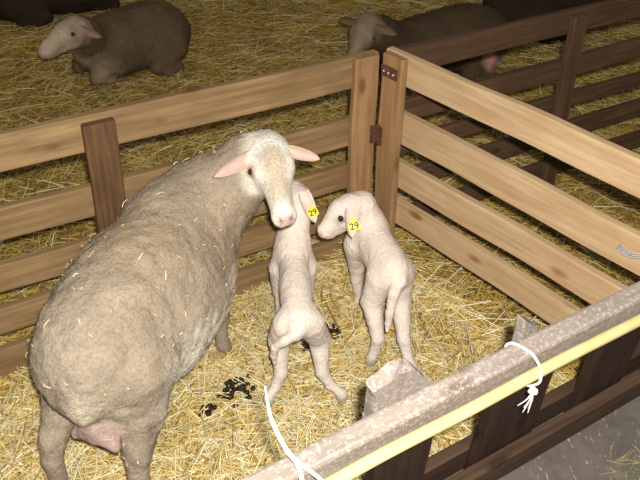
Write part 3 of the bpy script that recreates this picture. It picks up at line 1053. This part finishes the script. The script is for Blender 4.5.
def make_lamb_a():
    """seen from behind, hind legs straddled, tail swept to the left, head up beside the ewe's muzzle"""
    B = Body(0.0042)
    rump = P(299, 322, .335); sh = P(292, 240, .365)
    ax = sh - rump; ax[2] = 0; a = unit(ax); r = np.array([a[1], -a[0], 0]); Z = np.array([0, 0, 1.0])
    RB = np.stack([r, a, Z], 1)
    B.ell(rump + a * 0.038 - Z * 0.026, (.042, .058, .038), RB, 0.02)
    B.ell((rump + sh) / 2 - Z * 0.046, (.046, .14, .058), RB, 0.025)
    B.ell(sh - a * 0.02 - Z * 0.055, (.048, .070, .072), RB, 0.025)
    B.cap(rump + a * .03 - Z * .012, sh - Z * .01, .030, .028, 0.03)
    feet = [P(269, 404, .012), P(342, 401, .012)]
    hk = [P(281, 372, .115), P(322, 372, .115)]
    for q, ft, k in ((-1, feet[0], hk[0]), (1, feet[1], hk[1])):
        hip = rump + a * .035 + r * q * .030 - Z * .040
        hock = k * 1.0
        knee = (hip + hock) / 2 + a * .035 + r * q * .012 - Z * 0.0
        B.chain([(hip, .041), (knee, .030), (hock, .0180), (hock * .55 + ft * .45, .0145), (ft + Z * .035 - a * .004, .0140), (ft + Z * .024, .0160), (ft + a * .006, .0140)], 0.02)
    for q in (-1, 1):
        s0 = sh - a * .03 + r * q * .035 - Z * .08; g = float(0.012)
        ft = np.array([s0[0] + r[0] * q * .015 + a[0] * .02, s0[1] + r[1] * q * .015 + a[1] * .02, g])
        kn = s0 * .5 + ft * .5; kn[2] = .14
        B.chain([(s0, .038), (kn + Z * .05, .020), (kn, .0155), (ft + Z * .04, .011), (ft + Z * .022, .0135), (ft + a * .005, .0125)], 0.02)
    hd = P(300, 189, .485)
    h = Head(hd, (-0.45, 0.80, -0.25), (0.05, 0.25, 1), 0.66)
    B.chain([(sh - a * .01 - Z * .03, .052), (sh * .5 + hd * .5 - Z * .01 + a * .01, .040), (h.at(0, -.01, -.05), .034)], 0.03)
    add_head(B, h, True)
    # tail swept sideways to the left and hanging
    B.chain([(rump + a * .0 - Z * .018, .018), (rump - a * .020 - r * .012 - Z * .026, .0150), (rump - a * .026 - r * .040 - Z * .040, .0135), (rump - a * .020 - r * .066 - Z * .068, .0115), (rump - a * .016 - r * .070 - Z * .105, .0095), (rump - a * .014 - r * .068 - Z * .135, .006)], 0.02)
    V, F = B.mesh()
    V = V + vnormals(V, F) * (0.0013 * vnoise(V, 55, 6) + 0.0009 * vnoise(V, 120, 7))[:, None]
    C = paint(V, LAMB, [(rump - a * .05 - Z * .06, .03, LPINK, .03), (h.at(0, .2, -.075), .02, LPINK, .01), (feet[0], .05, (0.60, 0.54, 0.45), .03), (feet[1], .05, (0.60, 0.54, 0.45), .03)], 0.05, 11)
    root = thing('lamb', (rump[0], (rump[1] + sh[1]) / 2, 0), 'white lamb seen from behind, standing under the ewe muzzle', 'lamb', 'lambs in the pen')
    part('body', V, F, root, M_lamb, C)
    fleece(root, V, F, C, 14000, 0.005, 0.0007, 5, name='wool')
    eyes(root, h, True)
    tw_ = lambda p, d: p + unit(CAM - p) * d
    eb = tw_(P(303, 193, .478), .012); et = tw_(P(315.5, 223, .425), .012)
    ear(root, eb, et - eb, (0.15, -0.75, 0.55), np.linalg.norm(et - eb), 0.040, LOUT, LIN)
    eb2 = h.at(-.045, .01, -.03); ear(root, eb2, -h.r * 1.0 + np.array([0, 0, -.5]), (-.3, -.6, .5), 0.07, 0.028, LOUT, LIN)
    tc = P(312.5, 211.5, .445); nrm = unit(CAM - tc)
    ear_tag(root, tc + nrm * 0.024, unit([0.92, 0.20, 0.33]), (-0.33, 0.3, 0.9), 0.030, '29')
    for ft in feet: hoof(root, np.array([ft[0], ft[1], -.002]) + a * .008, a, 0.0115)
    return root


def make_lamb_b():
    """standing right of the first, head turned left in profile"""
    B = Body(0.0042)
    rump = P(397, 268, .350); sh = P(372, 222, .385); Z = np.array([0, 0, 1.0])
    ax = sh - rump; ax[2] = 0; a = unit(ax); r = np.array([a[1], -a[0], 0]); RB = np.stack([r, a, Z], 1)
    sh = sh + a * 0.04
    B.ell(rump + a * .035 - Z * .038, (.050, .060, .050), RB, 0.02)
    B.ell((rump + sh) / 2 - Z * .052, (.055, .13, .066), RB, 0.025)
    B.ell(sh - a * .03 - Z * .065, (.050, .070, .076), RB, 0.025)
    B.cap(rump + a * .02 - Z * .012, sh - Z * .010, .030, .028, 0.03)
    feet = [P(371, 364, .012), P(411, 374, .012)]
    hk = [P(378, 338, .115), P(404, 340, .115)]
    for q, ft, k in ((-1, feet[0], hk[0]), (1, feet[1], hk[1])):
        hip = rump + a * .035 + r * q * .030 - Z * .055
        hock = k
        knee = (hip + hock) / 2 + a * .035 + r * q * .010
        B.chain([(hip, .044), (knee, .032), (hock, .0190), (hock * .55 + ft * .45, .0150), (ft + Z * .035 - a * .004, .0145), (ft + Z * .024, .0165), (ft + a * .006, .0140)], 0.02)
    fl_ = P(358.5, 308, .012)
    fr_ = fl_ + r * .085 + a * .01
    for q, ft in ((-1, fl_), (1, fr_)):
        s0 = sh - a * .02 + r * q * .036 - Z * .09
        kn = s0 * .5 + ft * .5 + a * .012; kn[2] = .145
        B.chain([(s0, .042), (kn + Z * .05, .025), (kn, .0195), (ft + Z * .04, .0140), (ft + Z * .022, .0160), (ft + a * .005, .0140)], 0.02)
    nose = P(321, 229, .385); poll = P(347, 198, .470)
    h = Head(poll, nose + np.array([0, 0, .038]) - poll, (0.05, .12, 1), 0.62)
    B.chain([(sh - a * .015 - Z * .035, .055), (sh * .5 + h.at(0, -.01, -.05) * .5 + Z * .01, .044), (h.at(0, .0, -.055), .036)], 0.03)
    add_head(B, h, True)
    B.chain([(rump + a * .005 - Z * .018, .018), (rump - a * .022 - Z * .035 , .0165), (P(394, 293, .30), .0165), (P(390, 312, .245), .0135), (P(388, 324, .205), .009), (P(387, 331, .185), .006)], 0.02)
    V, F = B.mesh()
    V = V + vnormals(V, F) * (0.0013 * vnoise(V, 55, 6) + 0.0009 * vnoise(V, 120, 7))[:, None]
    C = paint(V, LAMB, [(rump - a * .04 - Z * .08, .035, LPINK, .03), (h.at(0, .205, -.08), .020, (0.66, 0.42, 0.36), .01), (feet[0], .06, (0.60, 0.54, 0.45), .03), (feet[1], .06, (0.60, 0.54, 0.45), .03),
                          (h.at(.0575, .082, -.031), .012, (.5, .38, .33), .006), (h.at(-.0575, .082, -.031), .012, (.5, .38, .33), .006)], 0.05, 13)
    root = thing('lamb', (rump[0], (rump[1] + sh[1]) / 2, 0), 'white lamb in the corner with its head turned left, tag facing the camera', 'lamb', 'lambs in the pen')
    part('body', V, F, root, M_lamb, C)
    fleece(root, V, F, C, 14000, 0.005, 0.0007, 6, name='wool')
    eyes(root, h, True)
    q = 1 if (CAM - h.o) @ h.r > 0 else -1
    tw_ = lambda p, d: p + unit(CAM - p) * d
    eb = tw_(P(350, 209, .445), .045); et = tw_(P(352, 238, .390), .060)
    ear(root, eb, et - eb, (0.1, -0.8, 0.5), np.linalg.norm(et - eb), 0.036, LOUT, LIN)
    eb2 = h.at(-q * .050, .012, -.03); ear(root, eb2, -h.r * q * .35 - h.f * .2 + np.array([0, 0, -1.0]), (0, .8, .3), 0.07, 0.028, LOUT, LIN)
    tc = P(354, 225, .42); nrm = unit(CAM - tc)
    ear_tag(root, tc + nrm * 0.068, unit([0.95, 0.10, 0.25]), (0.0, 0.5, 0.86), 0.033, '29')
    for ft in feet + [fl_, fr_]: hoof(root, np.array([ft[0], ft[1], -.002]) + a * .008, a, 0.0115)
    return root


make_lamb_a()
make_lamb_b()


# ---- sheep lying beyond the hurdles ----------------------------------------------------------------------------
def lying_sheep(label, c, head_az, hgt, length, width, coat, face, head=None, extra=None, nf=14000, seed=0, spots=(), res=0.010):
    c = np.array([c[0], c[1], float(ground(np.array([c[0]]), np.array([c[1]]))[0])])
    a = np.array([math.cos(head_az), math.sin(head_az), 0]); r = np.array([a[1], -a[0], 0]); Z = np.array([0, 0, 1.0]); RB = np.stack([r, a, Z], 1)
    B = Body(res)
    W = lambda f, s, z: c + a * f + r * s + Z * z
    hl_ = length / 2
    B.ell(W(-.16 * length, 0, hgt * .46), (width * .50, hl_ * .72, hgt * .52), RB, 0.06)
    B.ell(W(.20 * length, 0, hgt * .45), (width * .42, hl_ * .62, hgt * .50), RB, 0.06)
    B.ell(W(.0, 0, hgt * .70), (width * .25, hl_ * .75, hgt * .28), RB, 0.06)
    for q in (-1, 1):   # folded legs
        B.chain([(W(-.22 * length, q * width * .36, .11), .085), (W(-.02 * length, q * width * .50, .06), .045), (W(-.20 * length, q * width * .56, .03), .026), (W(-.06 * length, q * width * .60, .022), .020)], 0.03)
        B.chain([(W(.32 * length, q * width * .26, .14), .065), (W(.47 * length, q * width * .24, .05), .036), (W(.34 * length, q * width * .27, .022), .022)], 0.03)
    if head is not None:
        h = head
        nb = h.at(0, -.01, -.055)
        B.chain([(W(.36 * length, 0, hgt * .56), .115), (W(.40 * length, 0, hgt * .62) * .45 + nb * .55, .088), (nb, .060)], 0.05)
        add_head(B, h)
    if extra: extra(B, W)
    V, F = B.mesh(); N = vnormals(V, F)
    V = V + N * (0.004 * vnoise(V, 26, seed))[:, None]
    sp = [(W(*s[0]), *s[1:]) for s in spots]
    if head is not None:
        sp += [(head.at(0, -.01, -.05), .085 * head.sc, face, .03, head.at(0, .2, -.06)), (head.at(0, .24, -.068), .03, (0.50, 0.33, 0.28), .014)]
    C = paint(V, coat, sp, 0.16, seed)
    root = thing('sheep', (c[0], c[1], 0), label, 'sheep', 'sheep lying beyond the hurdles')
    part('body', V, F, root, M_wool, C)
    fl_m = np.ones(len(V)) if head is None else (np.linalg.norm(V - head.at(0, .1, -.05), axis=1) > .14) * 1.0
    fleece(root, V, F, C, nf, 0.012, 0.0013, seed + 3, mask=fl_m)
    if head is not None:
        eyes(root, head)
        for q in (-1, 1):
            b0 = head.at(q * .048, .0, -.028)
            ear(root, b0, head.r * q * 0.9 - head.f * .25 + np.array([0, 0, -.35]), np.array([0.1, -1, .2]) + head.f * .4, 0.11, 0.042, tuple(np.array(face) * .6), tuple(np.array(face) * (.62, .5, .48)))
    return root


hA = Head(P(72, 20, .40), P(38, 40, .37) - P(72, 20, .40) + np.array([0, -.02, 0]), (0, -.05, 1), 0.90)
lying_sheep('brown-backed sheep lying in the straw at upper left, pale head facing left', (-0.99, 3.68), math.radians(222), 0.32, 0.62, 0.40,
            (0.145, 0.098, 0.055), (0.50, 0.39, 0.28), hA, seed=31,
            spots=[((.34, -.03, .22), .12, (0.40, 0.30, 0.20), .06), ((.26, -.17, .06), .08, (0.34, 0.25, 0.17), .06)])
hB = Head(P(366, 20, .39), (-0.10, -0.19, -0.13), (0, -.2, 1), 0.92)
lying_sheep('dark sheep lying behind the dark hurdle, pale face looking at the camera', (0.66, 3.66), math.radians(208), 0.33, 0.78, 0.42,
            (0.095, 0.065, 0.036), (0.32, 0.245, 0.155), hB, seed=41,
            spots=[((-.22, -.20, .06), .06, (0.50, 0.40, 0.28), .02), ((-.13, -.20, .10), .055, (0.60, 0.30, 0.28), .02)])
hC = Head(np.array([1.87, 4.40, .40]), (0.8, 0.5, -.25), (0, 0, 1), 1.0)
lying_sheep('very dark sheep resting behind the dark hurdle at the top edge', (1.36, 4.24), math.radians(20), 0.34, 0.82, 0.42, (0.045, 0.028, 0.017), (0.25, 0.19, 0.12), hC, seed=51, nf=8000)
hD = Head(np.array([-1.15, 4.75, .42]), (0.75, 0.35, -0.3), (0, 0, 1), 1.0)
lying_sheep('dark sheep cut off by the top left corner', (-1.72, 4.5), math.radians(18), 0.34, 0.85, 0.42, (0.045, 0.030, 0.02), (0.16, 0.10, 0.085), hD, seed=61, nf=8000)
